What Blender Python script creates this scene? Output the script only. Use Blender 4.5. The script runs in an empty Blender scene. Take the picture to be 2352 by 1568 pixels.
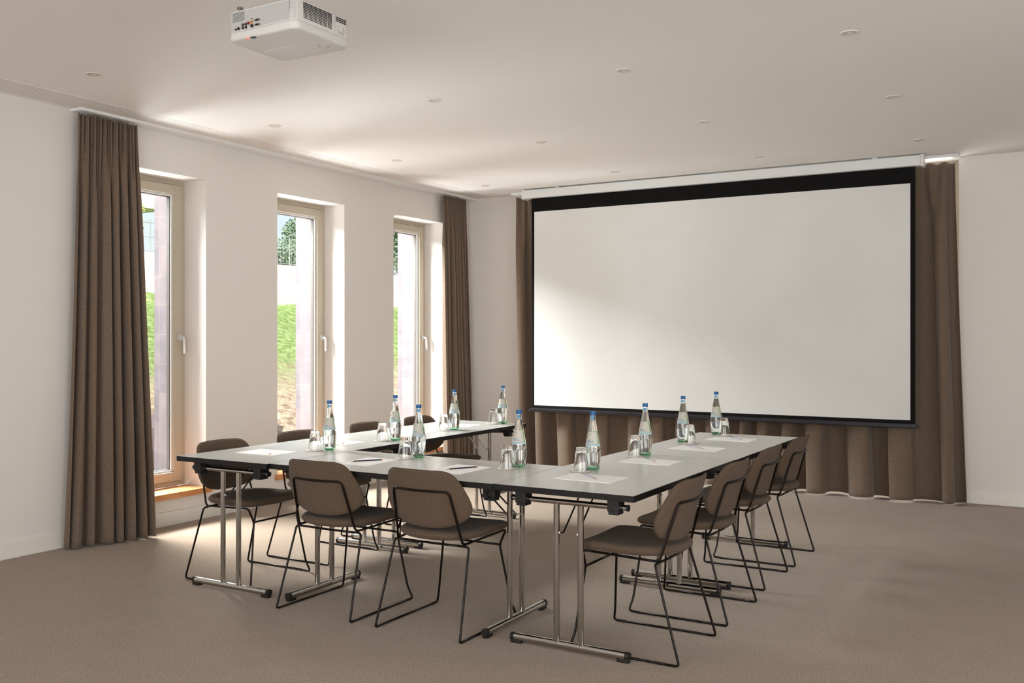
import bpy, bmesh, math, random
from math import sin, cos, pi, radians, sqrt, atan2
from mathutils import Vector, Matrix

random.seed(7)
scene = bpy.context.scene
COL = scene.collection

# ---------------------------------------------------------------- camera
F_PX, W_PX, H_PX = 2197.35, 2352, 1568
YAW = -0.5299
cam_d = bpy.data.cameras.new('camera')
cam_d.sensor_fit = 'HORIZONTAL'
cam_d.sensor_width = 36.0
cam_d.lens = 36.0 * F_PX / W_PX
cam_d.shift_y = (776.34 - H_PX / 2) / W_PX
cam_d.clip_start = 0.05
cam_d.clip_end = 300
cam = bpy.data.objects.new('camera', cam_d)
COL.objects.link(cam)
cam.location = (0, 0, 1.4105)
cam.rotation_euler = (pi / 2, 0, -YAW)
scene.camera = cam

# ---------------------------------------------------------------- world, sun, daylight, fill lamps, exposure
world = bpy.data.worlds.new('world')
scene.world = world
world.use_nodes = True
wn = world.node_tree
wn.nodes.clear()
w_out = wn.nodes.new('ShaderNodeOutputWorld')
w_bg = wn.nodes.new('ShaderNodeBackground')
w_sky = wn.nodes.new('ShaderNodeTexSky')
w_sky.sky_type = 'NISHITA'
w_sky.sun_disc = False
w_sky.sun_elevation = radians(48)
w_sky.sun_rotation = radians(120)
w_sky.air_density = 1.0
w_sky.dust_density = 3.0
w_mix = wn.nodes.new('ShaderNodeMixRGB')
w_mix.blend_type = 'MIX'
w_mix.inputs['Fac'].default_value = 0.5
w_mix.inputs['Color2'].default_value = (3.4, 3.5, 3.7, 1)
wn.links.new(w_sky.outputs[0], w_mix.inputs['Color1'])
wn.links.new(w_mix.outputs[0], w_bg.inputs['Color'])
w_bg.inputs['Strength'].default_value = 0.13
wn.links.new(w_bg.outputs[0], w_out.inputs['Surface'])

sun_d = bpy.data.lights.new('sun', 'SUN')
sun_d.energy = 5.0
sun_d.angle = radians(1.5)
sun_d.color = (1.0, 0.95, 0.87)
sun = bpy.data.objects.new('sun', sun_d)
COL.objects.link(sun)
sun.location = (10, -14, 20)
sun.rotation_euler = Vector((-0.45, 0.60, -0.75)).to_track_quat('-Z', 'Y').to_euler()


def area(name, loc, direction, sx, sy, power, color=(1, 1, 1), portal=False, spread=180):
    d = bpy.data.lights.new(name, 'AREA')
    d.shape = 'RECTANGLE'
    d.size = sx
    d.size_y = sy
    d.energy = power
    d.color = color
    d.spread = radians(spread)
    if portal:
        d.cycles.is_portal = True
    o = bpy.data.objects.new(name, d)
    COL.objects.link(o)
    o.location = loc
    o.rotation_euler = Vector(direction).to_track_quat('-Z', 'Y').to_euler()
    return o


# daylight through the room's own glazing: three slot windows (portals to the sky),
# the covered window in the screen wall; then unseen fill lamps added behind and right of the camera
for yc in (4.84, 6.49, 8.115):
    area('window_daylight', (-6.60, yc, 1.46), (1, 0, 0), 0.9, 2.4, 1, portal=True)
area('window_daylight', (-2.95, 9.32, 1.49), (0, -1, 0), 4.15, 2.9, 70, (1.0, 0.99, 0.97))
area('rear_fill_lamp', (-0.6, -2.9, 1.5), (0, 1, 0.22), 6.6, 2.3, 122, (0.95, 0.975, 1.0))
area('side_fill_lamp', (3.3, 2.6, 1.5), (-1, 0.25, 0.25), 4.5, 2.2, 55, (0.95, 0.975, 1.0))

# unseen lamps added above the hillside to boost skylight, lighting the window reveals from above and from the left
for yc in (4.84, 6.49, 8.115):
    area('sky_fill_lamp', (-9.0, yc - 0.9, 4.2), (2.8, 0.7, -2.3), 1.7, 1.5, 240, (0.95, 0.975, 1.0), spread=105)
    # hidden lamps added low outside the windows to brighten the ceiling like ground bounce
    area('ground_bounce_fill', (-8.1, yc - 0.1, -0.25), (1.6, 0.0, 2.2), 1.0, 0.9, 46, (0.95, 0.975, 1.0), spread=150)

scene.view_settings.view_transform = 'Standard'
scene.view_settings.look = 'None'
scene.view_settings.gamma = 1.0
scene.view_settings.use_curve_mapping = False
scene.view_settings.exposure = 1.10

# ---------------------------------------------------------------- helpers


def lin(c):
    return tuple(((v / 255) / 12.92 if v / 255 <= 0.04045 else ((v / 255 + 0.055) / 1.055) ** 2.4) for v in c) + (1,)


def mat(name, rgb, rough=0.6, metal=0.0, trans=0.0, ior=1.45, coat=0.0, spec=None):
    m = bpy.data.materials.new(name)
    m.use_nodes = True
    b = m.node_tree.nodes['Principled BSDF']
    b.inputs['Base Color'].default_value = lin(rgb)
    b.inputs['Roughness'].default_value = rough
    b.inputs['Metallic'].default_value = metal
    b.inputs['Transmission Weight'].default_value = trans
    b.inputs['IOR'].default_value = ior
    b.inputs['Coat Weight'].default_value = coat
    if spec is not None:
        b.inputs['Specular IOR Level'].default_value = spec
    return m


def bsdf(m):
    return m.node_tree.nodes['Principled BSDF']


def noise_col(m, scale, c1, c2, detail=4, stretch=(1, 1, 1), lo=0.35, hi=0.65, bump=0.0, dist=0.001, bscale=None):
    nt = m.node_tree
    tc = nt.nodes.new('ShaderNodeTexCoord')
    mp = nt.nodes.new('ShaderNodeMapping')
    mp.inputs['Scale'].default_value = stretch
    nt.links.new(tc.outputs['Object'], mp.inputs['Vector'])
    n = nt.nodes.new('ShaderNodeTexNoise')
    n.inputs['Scale'].default_value = scale
    n.inputs['Detail'].default_value = detail
    nt.links.new(mp.outputs[0], n.inputs['Vector'])
    r = nt.nodes.new('ShaderNodeValToRGB')
    r.color_ramp.elements[0].position = lo
    r.color_ramp.elements[0].color = lin(c1)
    r.color_ramp.elements[1].position = hi
    r.color_ramp.elements[1].color = lin(c2)
    nt.links.new(n.outputs['Fac'], r.inputs[0])
    nt.links.new(r.outputs[0], bsdf(m).inputs['Base Color'])
    if bump:
        b = nt.nodes.new('ShaderNodeBump')
        b.inputs['Strength'].default_value = bump
        b.inputs['Distance'].default_value = dist
        if bscale:
            n2 = nt.nodes.new('ShaderNodeTexNoise')
            n2.inputs['Scale'].default_value = bscale
            n2.inputs['Detail'].default_value = 3
            nt.links.new(mp.outputs[0], n2.inputs['Vector'])
            nt.links.new(n2.outputs['Fac'], b.inputs['Height'])
        else:
            nt.links.new(n.outputs['Fac'], b.inputs['Height'])
        nt.links.new(b.outputs[0], bsdf(m).inputs['Normal'])
    return m, mp, n, r


def link_bm(name, bm, m, parent=None, smooth=False, autosmooth=None):
    bmesh.ops.recalc_face_normals(bm, faces=bm.faces)
    me = bpy.data.meshes.new(name)
    bm.to_mesh(me)
    bm.free()
    ms = m if isinstance(m, (list, tuple)) else [m]
    for x in ms:
        me.materials.append(x)
    if smooth:
        for p in me.polygons:
            p.use_smooth = True
        if autosmooth is not None:
            me.set_sharp_from_angle(angle=radians(autosmooth))
    o = bpy.data.objects.new(name, me)
    COL.objects.link(o)
    if parent:
        o.parent = parent
    return o


def box(bm, x0, x1, y0, y1, z0, z1, bev=0.0, mi=0):
    vs = [bm.verts.new(v) for v in ((x0, y0, z0), (x1, y0, z0), (x1, y1, z0), (x0, y1, z0),
                                    (x0, y0, z1), (x1, y0, z1), (x1, y1, z1), (x0, y1, z1))]
    fs = [bm.faces.new([vs[i] for i in q]) for q in ((3, 2, 1, 0), (4, 5, 6, 7), (0, 1, 5, 4), (1, 2, 6, 5), (2, 3, 7, 6), (3, 0, 4, 7))]
    for f in fs:
        f.material_index = mi
    if bev:
        es = list({e for f in fs for e in f.edges})
        r = bmesh.ops.bevel(bm, geom=es, offset=bev, segments=2, profile=0.6, affect='EDGES')
        for f in r['faces']:
            f.material_index = mi
    return vs


def ring_frame(p, t, up):
    t = t.normalized()
    u = up - t * up.dot(t)
    if u.length < 1e-6:
        u = t.orthogonal()
    u.normalize()
    return u, t.cross(u)


def tube(bm, pts, r, seg=8, cap=True, radii=None, mi=0):
    pts = [Vector(p) for p in pts]
    n = len(pts)
    up = Vector((0, 0, 1))
    t0 = (pts[1] - pts[0]).normalized()
    if abs(t0.dot(up)) > 0.9:
        up = Vector((1, 0, 0))
    rings = []
    for i, p in enumerate(pts):
        t = (pts[min(i + 1, n - 1)] - pts[max(i - 1, 0)]).normalized()
        u, v = ring_frame(p, t, up)
        up = u
        rr = radii[i] if radii else r
        rings.append([bm.verts.new(p + (u * cos(2 * pi * k / seg) + v * sin(2 * pi * k / seg)) * rr) for k in range(seg)])
    for a, b in zip(rings, rings[1:]):
        for k in range(seg):
            f = bm.faces.new((a[k], a[(k + 1) % seg], b[(k + 1) % seg], b[k]))
            f.material_index = mi
    if cap:
        bm.faces.new(rings[0][::-1]).material_index = mi
        bm.faces.new(rings[-1]).material_index = mi


def fillet(pts, r, n=5):
    pts = [Vector(p) for p in pts]
    out = [pts[0]]
    for i in range(1, len(pts) - 1):
        a, b, c = pts[i - 1], pts[i], pts[i + 1]
        d1, d2 = (a - b), (c - b)
        rr = min(r, d1.length * 0.45, d2.length * 0.45)
        p, q = b + d1.normalized() * rr, b + d2.normalized() * rr
        for k in range(n + 1):
            s = k / n
            out.append(p * (1 - s) ** 2 + b * 2 * s * (1 - s) + q * s * s)
    out.append(pts[-1])
    return out


def lathe(bm, prof, seg=32, cx=0, cy=0, mi=0, close=False):
    rings = []
    for r, z in prof:
        if r < 1e-6:
            rings.append([bm.verts.new((cx, cy, z))])
        else:
            rings.append([bm.verts.new((cx + r * cos(2 * pi * k / seg), cy + r * sin(2 * pi * k / seg), z)) for k in range(seg)])
    if close:
        rings.append(rings[0])
    for a, b in zip(rings, rings[1:]):
        for k in range(seg):
            k2 = (k + 1) % seg
            if len(a) == 1 and len(b) == 1:
                continue
            if len(a) == 1:
                f = bm.faces.new((a[0], b[k2], b[k]))
            elif len(b) == 1:
                f = bm.faces.new((a[k], a[k2], b[0]))
            else:
                f = bm.faces.new((a[k], a[k2], b[k2], b[k]))
            f.material_index = mi


def empty(name, loc=(0, 0, 0), rz=0.0):
    o = bpy.data.objects.new(name, None)
    o.empty_display_size = 0.1
    COL.objects.link(o)
    o.location = loc
    o.rotation_euler = (0, 0, rz)
    return o


def tag(o, label, cat=None, group=None, kind=None):
    o['label'] = label
    if cat:
        o['category'] = cat
    if group:
        o['group'] = group
    if kind:
        o['kind'] = kind
    return o


def struct(name, bm, m, label=None, parent=None, smooth=False):
    o = link_bm(name, bm, m, parent, smooth)
    if parent is None:
        o['kind'] = 'structure'
        if label:
            o['label'] = label
    return o


def kids(o):
    return [c for c in o.children]


def copy_tree(o, loc=None, rz=None, parent=None):
    c = o.copy()
    COL.objects.link(c)
    c.parent = parent
    if parent is not None:
        c.matrix_parent_inverse = o.matrix_parent_inverse.copy()
    if loc is not None:
        c.location = loc
    if rz is not None:
        c.rotation_euler = (0, 0, rz)
    for ch in KIDS.get(o.name, []):
        copy_tree(ch, parent=c)
    return c


KIDS = {}


def index_kids():
    KIDS.clear()
    for o in bpy.data.objects:
        if o.parent:
            KIDS.setdefault(o.parent.name, []).append(o)


# ---------------------------------------------------------------- materials
M = {}
M['wall'] = mat('wall_paint', (228, 223, 217), 0.85)
noise_col(M['wall'], 700, (227, 222, 216), (229, 224, 218), bump=0.12, dist=0.0006, stretch=(1, 1, 0.25))
M['ceiling'] = mat('ceiling_paint', (240, 236, 232), 0.9)
M['trim'] = mat('white_trim', (232, 228, 220), 0.45)
M['reveal'] = mat('reveal_paint', (240, 239, 236), 0.7)
M['jamb_white'] = mat('white_metal', (236, 236, 234), 0.35)
M['screen_case'] = mat('screen_case', (228, 230, 229), 0.4)

M['carpet'] = mat('carpet', (150, 132, 118), 1.0, spec=0.1)
nt = M['carpet'].node_tree
tc = nt.nodes.new('ShaderNodeTexCoord')
na = nt.nodes.new('ShaderNodeTexNoise'); na.inputs['Scale'].default_value = 130; na.inputs['Detail'].default_value = 5; na.inputs['Roughness'].default_value = 0.65
nb = nt.nodes.new('ShaderNodeTexNoise'); nb.inputs['Scale'].default_value = 5.0; nb.inputs['Detail'].default_value = 5; nb.inputs['Roughness'].default_value = 0.7
nc = nt.nodes.new('ShaderNodeTexNoise'); nc.inputs['Scale'].default_value = 60; nc.inputs['Detail'].default_value = 3
for n_ in (na, nb, nc):
    nt.links.new(tc.outputs['Object'], n_.inputs['Vector'])
ra = nt.nodes.new('ShaderNodeValToRGB')
ra.color_ramp.elements[0].position = 0.30; ra.color_ramp.elements[0].color = lin((87, 69, 54))
ra.color_ramp.elements[1].position = 0.70; ra.color_ramp.elements[1].color = lin((178, 154, 129))
nt.links.new(na.outputs['Fac'], ra.inputs[0])
rb = nt.nodes.new('ShaderNodeValToRGB')
rb.color_ramp.elements[0].position = 0.25; rb.color_ramp.elements[0].color = (0.90, 0.90, 0.90, 1)
rb.color_ramp.elements[1].position = 0.75; rb.color_ramp.elements[1].color = (1.06, 1.06, 1.06, 1)
nt.links.new(nb.outputs['Fac'], rb.inputs[0])
mu = nt.nodes.new('ShaderNodeMixRGB'); mu.blend_type = 'MULTIPLY'; mu.inputs[0].default_value = 1
nt.links.new(ra.outputs[0], mu.inputs[1]); nt.links.new(rb.outputs[0], mu.inputs[2])
nt.links.new(mu.outputs[0], bsdf(M['carpet']).inputs['Base Color'])
ad = nt.nodes.new('ShaderNodeMath'); ad.operation = 'ADD'
nt.links.new(na.outputs['Fac'], ad.inputs[0]); nt.links.new(nc.outputs['Fac'], ad.inputs[1])
bp_ = nt.nodes.new('ShaderNodeBump'); bp_.inputs['Strength'].default_value = 0.8; bp_.inputs['Distance'].default_value = 0.004
nt.links.new(ad.outputs[0], bp_.inputs['Height']); nt.links.new(bp_.outputs[0], bsdf(M['carpet']).inputs['Normal'])
bsdf(M['carpet']).inputs['Sheen Weight'].default_value = 0.25
bsdf(M['carpet']).inputs['Sheen Roughness'].default_value = 0.6


def fabric(name, c1, c2, scale=900, wale=0.0):
    m = mat(name, c1, 1.0, spec=0.15)
    nt = m.node_tree
    _, mp, n, r = noise_col(m, scale, c1, c2, detail=2, lo=0.36, hi=0.66)
    w = nt.nodes.new('ShaderNodeTexWave')
    w.wave_type = 'BANDS'; w.bands_direction = 'DIAGONAL'
    w.inputs['Scale'].default_value = 260
    w.inputs['Distortion'].default_value = 1.2
    w.inputs['Detail'].default_value = 1
    nt.links.new(mp.outputs[0], w.inputs['Vector'])
    a = nt.nodes.new('ShaderNodeMath'); a.operation = 'ADD'
    nt.links.new(w.outputs['Fac'], a.inputs[0]); nt.links.new(n.outputs['Fac'], a.inputs[1])
    b = nt.nodes.new('ShaderNodeBump'); b.inputs['Strength'].default_value = 0.5; b.inputs['Distance'].default_value = 0.0009
    nt.links.new(a.outputs[0], b.inputs['Height']); nt.links.new(b.outputs[0], bsdf(m).inputs['Normal'])
    bsdf(m).inputs['Sheen Weight'].default_value = 0.08
    bsdf(m).inputs['Sheen Roughness'].default_value = 0.5
    return m


M['chair_fabric'] = fabric('chair_fabric', (62, 49, 39), (124, 104, 86))
M['rod'] = mat('dark_bronze_rod', (26, 19, 15), 0.35, metal=0.55)

M['curtain'] = mat('curtain_cloth', (110, 94, 82), 0.95, spec=0.12)
noise_col(M['curtain'], 420, (99, 83, 70), (128, 110, 94), detail=2, stretch=(1.6, 1.6, 0.14), lo=0.34, hi=0.68)
nt = M['curtain'].node_tree
tc = nt.nodes.new('ShaderNodeTexCoord'); sp = nt.nodes.new('ShaderNodeSeparateXYZ'); nt.links.new(tc.outputs['Object'], sp.inputs[0])
hm = nt.nodes.new('ShaderNodeMath'); hm.operation = 'COMPARE'; hm.inputs[1].default_value = 0.128; hm.inputs[2].default_value = 0.0022
nt.links.new(sp.outputs[2], hm.inputs[0])
hb = nt.nodes.new('ShaderNodeBump'); hb.invert = True; hb.inputs['Strength'].default_value = 1.0; hb.inputs['Distance'].default_value = 0.004
nt.links.new(hm.outputs[0], hb.inputs['Height']); nt.links.new(hb.outputs[0], bsdf(M['curtain']).inputs['Normal'])
bsdf(M['curtain']).inputs['Sheen Weight'].default_value = 0.25

M['laminate'] = mat('grey_laminate', (196, 196, 191), 0.28)
M['laminate'].node_tree.nodes['Principled BSDF'].inputs['Roughness'].default_value = 0.27
M['edge'] = mat('black_edge_band', (22, 20, 20), 0.42, spec=0.35)
M['plastic'] = mat('black_plastic', (24, 22, 21), 0.5)
M['chrome'] = mat('chrome', (196, 194, 190), 0.09, metal=1.0)
M['paper'] = mat('white_paper', (252, 252, 251), 0.7)
M['frame'] = mat('beige_window_frame', (192, 181, 163), 0.45)
M['frame_gap'] = mat('window_gasket', (74, 66, 60), 0.6)
M['alu'] = mat('aluminium_spacer', (190, 192, 190), 0.35, metal=0.6)
M['steel'] = mat('brushed_handle', (214, 213, 210), 0.3, metal=0.35)
M['oak'] = mat('oak_board', (205, 142, 90), 0.4)
noise_col(M['oak'], 12, (188, 122, 74), (214, 152, 99), detail=6, stretch=(6, 0.6, 6), lo=0.3, hi=0.7)

M['pane'] = bpy.data.materials.new('window_pane'); M['pane'].use_nodes = True
nt = M['pane'].node_tree; nt.nodes.clear()
o_ = nt.nodes.new('ShaderNodeOutputMaterial'); g_ = nt.nodes.new('ShaderNodeBsdfGlass'); t_ = nt.nodes.new('ShaderNodeBsdfTransparent')
mx = nt.nodes.new('ShaderNodeMixShader'); gl = nt.nodes.new('ShaderNodeBsdfGlossy'); gl.inputs['Roughness'].default_value = 0.02
lw = nt.nodes.new('ShaderNodeLayerWeight'); lw.inputs['Blend'].default_value = 0.5
pw = nt.nodes.new('ShaderNodeMath'); pw.operation = 'POWER'; pw.inputs[1].default_value = 5.0
nt.links.new(lw.outputs['Facing'], pw.inputs[0])
fr = nt.nodes.new('ShaderNodeMath'); fr.operation = 'MULTIPLY_ADD'; fr.inputs[1].default_value = 0.9; fr.inputs[2].default_value = 0.03
nt.links.new(pw.outputs[0], fr.inputs[0])
t_.inputs['Color'].default_value = (0.97, 0.98, 0.97, 1)
nt.nodes.remove(g_)
nt.links.new(fr.outputs[0], mx.inputs[0]); nt.links.new(t_.outputs[0], mx.inputs[1]); nt.links.new(gl.outputs[0], mx.inputs[2]); nt.links.new(mx.outputs[0], o_.inputs[0])

M['glass'] = mat('clear_glass', (254, 255, 254), 0.0, trans=1.0, ior=1.48)
M['bottle'] = mat('pale_green_bottle_glass', (240, 251, 244), 0.0, trans=1.0, ior=1.48)
nt = M['bottle'].node_tree
tc = nt.nodes.new('ShaderNodeTexCoord'); sp = nt.nodes.new('ShaderNodeSeparateXYZ'); nt.links.new(tc.outputs['Object'], sp.inputs[0])
cr = nt.nodes.new('ShaderNodeValToRGB')
cr.color_ramp.elements[0].position = 0.006; cr.color_ramp.elements[0].color = lin((165, 232, 188))
cr.color_ramp.elements[1].position = 0.022; cr.color_ramp.elements[1].color = lin((253, 255, 254))
nt.links.new(sp.outputs[2], cr.inputs[0]); nt.links.new(cr.outputs[0], bsdf(M['bottle']).inputs['Base Color'])
M['water'] = mat('water', (254, 255, 255), 0.0, trans=1.0, ior=1.33)
M['cap'] = mat('blue_cap', (14, 92, 148), 0.4)
M['neck_label'] = mat('light_blue_label', (70, 148, 190), 0.5)
M['label'] = mat('cream_label', (196, 193, 180), 0.55)
M['label_green'] = mat('green_label_border', (122, 170, 112), 0.55)
M['label_pale'] = mat('pale_blue_label_foot', (176, 200, 205), 0.55)
M['label_text'] = mat('blue_print', (72, 142, 172), 0.6)
M['label_navy'] = mat('navy_print', (58, 60, 92), 0.6)
M['label_red'] = mat('red_print', (176, 84, 74), 0.6)
M['coaster'] = mat('coaster_card', (205, 190, 172), 0.8)
M['coaster_top'] = mat('coaster_paper', (236, 232, 226), 0.8)
M['pencil_black'] = mat('black_pencil_paint', (22, 22, 32), 0.3)
M['pencil_navy'] = mat('navy_pencil_paint', (46, 50, 112), 0.3)
M['pencil_white'] = mat('white_pencil_stripe', (232, 232, 236), 0.35)
M['pencil_wood'] = mat('pencil_wood', (214, 170, 124), 0.6)
M['pencil_orange'] = mat('orange_pencil_end', (226, 108, 34), 0.4)
M['lead'] = mat('pencil_lead', (40, 40, 42), 0.5)
M['screen_white'] = mat('projection_fabric', (226, 225, 222), 0.85)
noise_col(M['screen_white'], 1.1, (221, 221, 217), (229, 229, 226), detail=3, lo=0.3, hi=0.7)
M['screen_black'] = mat('screen_border', (9, 8, 8), 0.7, spec=0.2)
M['batten'] = mat('black_batten', (34, 32, 38), 0.35)
M['proj'] = mat('projector_shell', (214, 212, 208), 0.5)
M['proj_dark'] = mat('projector_vent_dark', (52, 46, 42), 0.7)
M['proj_panel'] = mat('projector_panel', (186, 185, 182), 0.55)
M['black'] = mat('socket_black', (18, 16, 16), 0.5)
M['red_jack'] = mat('red_jack', (150, 40, 36), 0.4)
M['yellow_jack'] = mat('yellow_jack', (206, 150, 66), 0.4)
M['white_jack'] = mat('white_jack', (226, 222, 216), 0.4)
M['jack_metal'] = mat('connector_metal', (150, 142, 134), 0.35, metal=0.8)
M['led'] = mat('red_indicator', (240, 60, 50), 0.4)
bsdf(M['led']).inputs['Emission Color'].default_value = (1, 0.08, 0.05, 1)
bsdf(M['led']).inputs['Emission Strength'].default_value = 1.0
M['downlight'] = mat('downlight_white', (226, 220, 211), 0.45)
M['reflector'] = mat('downlight_reflector', (206, 196, 180), 0.3)

# outdoor
M['stone'] = mat('rose_sandstone', (196, 180, 178), 0.9)
nt = M['stone'].node_tree
tc = nt.nodes.new('ShaderNodeTexCoord'); mp = nt.nodes.new('ShaderNodeMapping')
mp.inputs['Rotation'].default_value = (radians(90), 0, 0)
br = nt.nodes.new('ShaderNodeTexBrick')
br.inputs['Color1'].default_value = lin((104, 92, 93)); br.inputs['Color2'].default_value = lin((92, 84, 88)); br.inputs['Mortar'].default_value = lin((108, 97, 92))
br.inputs['Scale'].default_value = 1.0; br.inputs['Mortar Size'].default_value = 0.004; br.inputs['Brick Width'].default_value = 0.14; br.inputs['Row Height'].default_value = 0.24
br.offset = 0.0
nt.links.new(tc.outputs['Object'], mp.inputs['Vector']); nt.links.new(mp.outputs[0], br.inputs['Vector'])
ns = nt.nodes.new('ShaderNodeTexNoise'); ns.inputs['Scale'].default_value = 9; ns.inputs['Detail'].default_value = 8
nt.links.new(tc.outputs['Object'], ns.inputs['Vector'])
ov = nt.nodes.new('ShaderNodeMixRGB'); ov.blend_type = 'OVERLAY'; ov.inputs[0].default_value = 0.35
nt.links.new(br.outputs[0], ov.inputs[1]); nt.links.new(ns.outputs['Fac'], ov.inputs[2]); nt.links.new(ov.outputs[0], bsdf(M['stone']).inputs['Base Color'])

M['white_block'] = mat('white_block_wall', (232, 228, 220), 0.9)
nt = M['white_block'].node_tree
tc = nt.nodes.new('ShaderNodeTexCoord'); mp = nt.nodes.new('ShaderNodeMapping'); mp.inputs['Rotation'].default_value = (radians(90), 0, radians(90))
br = nt.nodes.new('ShaderNodeTexBrick')
br.inputs['Color1'].default_value = lin((232, 230, 226)); br.inputs['Color2'].default_value = lin((222, 218, 212)); br.inputs['Mortar'].default_value = lin((190, 182, 170))
br.inputs['Scale'].default_value = 1.0; br.inputs['Mortar Size'].default_value = 0.012; br.inputs['Brick Width'].default_value = 0.45; br.inputs['Row Height'].default_value = 0.14
sx_ = nt.nodes.new('ShaderNodeSeparateXYZ'); cx_ = nt.nodes.new('ShaderNodeCombineXYZ')
nt.links.new(tc.outputs['Object'], sx_.inputs[0]); nt.links.new(sx_.outputs[1], cx_.inputs[0]); nt.links.new(sx_.outputs[2], cx_.inputs[1])
nt.links.new(cx_.outputs[0], br.inputs['Vector']); nt.links.new(br.outputs[0], bsdf(M['white_block']).inputs['Base Color'])

M['hill'] = mat('hillside_ground', (130, 150, 80), 1.0, spec=0.05)
nt = M['hill'].node_tree
tc = nt.nodes.new('ShaderNodeTexCoord')
n1 = nt.nodes.new('ShaderNodeTexNoise'); n1.inputs['Scale'].default_value = 9.0; n1.inputs['Detail'].default_value = 9; n1.inputs['Roughness'].default_value = 0.75
n2 = nt.nodes.new('ShaderNodeTexNoise'); n2.inputs['Scale'].default_value = 6.5; n2.inputs['Detail'].default_value = 9; n2.inputs['Roughness'].default_value = 0.8
for n_ in (n1, n2):
    nt.links.new(tc.outputs['Object'], n_.inputs['Vector'])
g1 = nt.nodes.new('ShaderNodeValToRGB')
els = g1.color_ramp.elements
els[0].position = 0.32; els[0].color = lin((84, 114, 62))
els[1].position = 0.68; els[1].color = lin((212, 218, 168))
e_ = els.new(0.5); e_.color = lin((140, 168, 100))
nt.links.new(n1.outputs['Fac'], g1.inputs[0])
g2 = nt.nodes.new('ShaderNodeValToRGB')
els = g2.color_ramp.elements
els[0].position = 0.35; els[0].color = lin((130, 98, 74))
els[1].position = 0.6; els[1].color = lin((236, 220, 198))
nt.links.new(n2.outputs['Fac'], g2.inputs[0])
sp = nt.nodes.new('ShaderNodeSeparateXYZ'); nt.links.new(tc.outputs['Object'], sp.inputs[0])
m1 = nt.nodes.new('ShaderNodeMapRange'); m1.inputs['From Min'].default_value = 0.5; m1.inputs['From Max'].default_value = 1.1
nz = nt.nodes.new('ShaderNodeMath'); nz.operation = 'MULTIPLY_ADD'; nz.inputs[1].default_value = 2.2; 
nt.links.new(n2.outputs['Fac'], nz.inputs[0]); 
sb = nt.nodes.new('ShaderNodeMath'); sb.operation = 'SUBTRACT'; sb.inputs[1].default_value = 1.1
nt.links.new(sp.outputs[2], sb.inputs[0]); nt.links.new(sb.outputs[0], nz.inputs[2])
nt.links.new(nz.outputs[0], m1.inputs['Value'])
mxg = nt.nodes.new('ShaderNodeMixRGB'); nt.links.new(m1.outputs[0], mxg.inputs[0]); nt.links.new(g2.outputs[0], mxg.inputs[1]); nt.links.new(g1.outputs[0], mxg.inputs[2])
nt.links.new(mxg.outputs[0], bsdf(M['hill']).inputs['Base Color'])
b = nt.nodes.new('ShaderNodeBump'); b.inputs['Strength'].default_value = 1.0; b.inputs['Distance'].default_value = 0.10
nt.links.new(n1.outputs['Fac'], b.inputs['Height']); nt.links.new(b.outputs[0], bsdf(M['hill']).inputs['Normal'])

M['leaf_dark'] = mat('dark_leaves', (104, 126, 102), 0.8)
M['leaf_light'] = mat('yellow_green_leaves', (190, 192, 100), 0.8)
M['bark'] = mat('bark', (88, 70, 56), 0.9)
M['render_white'] = mat('white_render', (196, 192, 186), 0.9)
M['render_beige'] = mat('beige_render', (196, 178, 150), 0.9)
M['metal_fence'] = mat('grey_fence_metal', (150, 156, 154), 0.5, metal=0.3)
M['rust_rail'] = mat('pinkish_balcony_rail', (196, 168, 156), 0.6)
M['wood_rail'] = mat('yellow_timber', (208, 176, 110), 0.7)

# ---------------------------------------------------------------- room shell
WX, SY, CZ = -5.874, 9.043, 2.968
RX, BY = 3.6, -3.2
WIN = [(4.412, 5.270), (6.052, 6.926), (7.678, 8.552)]
WZ0, WZ1 = 0.245, 2.655
OUTX = -6.50

bm = bmesh.new(); box(bm, -6.5, RX + 0.3, BY - 0.3, SY + 0.45, -0.2, 0)
struct('floor', bm, M['carpet'], 'brown grey flecked carpet floor')
bm = bmesh.new(); box(bm, -6.5, RX + 0.3, BY - 0.3, SY + 0.45, CZ, CZ + 0.25)
struct('ceiling', bm, M['ceiling'], 'plain white ceiling')

# window wall: piers between the openings
bm = bmesh.new()
ys = [BY] + [v for w in WIN for v in w] + [SY + 0.3]
for i in range(0, len(ys), 2):
    box(bm, -6.20, WX, ys[i], ys[i + 1], 0, CZ)
for a, b_ in WIN:
    box(bm, -6.20, WX, a, b_, 0, WZ0 - 0.045)
    box(bm, -6.20, WX, a, b_, WZ1, CZ)
struct('wall_left', bm, M['reveal'] if False else M['wall'], 'off white wall with three tall slot windows')
# stone outer skin of the same wall
bm = bmesh.new()
OW = [(a - 0.02, b_ + 0.02) for a, b_ in WIN]
ys = [BY - 3] + [v for w in OW for v in w] + [SY + 3]
for i in range(0, len(ys), 2):
    box(bm, OUTX, -6.205, ys[i], ys[i + 1], -1.5, 4.5)
for a, b_ in OW:
    box(bm, OUTX, -6.205, a, b_, -1.5, WZ0 - 0.05)
    box(bm, OUTX, -6.205, a, b_, WZ1 + 0.02, 4.5)
struct('wall_outer', bm, M['stone'], 'rose grey sandstone outer wall seen through the windows')

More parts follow.
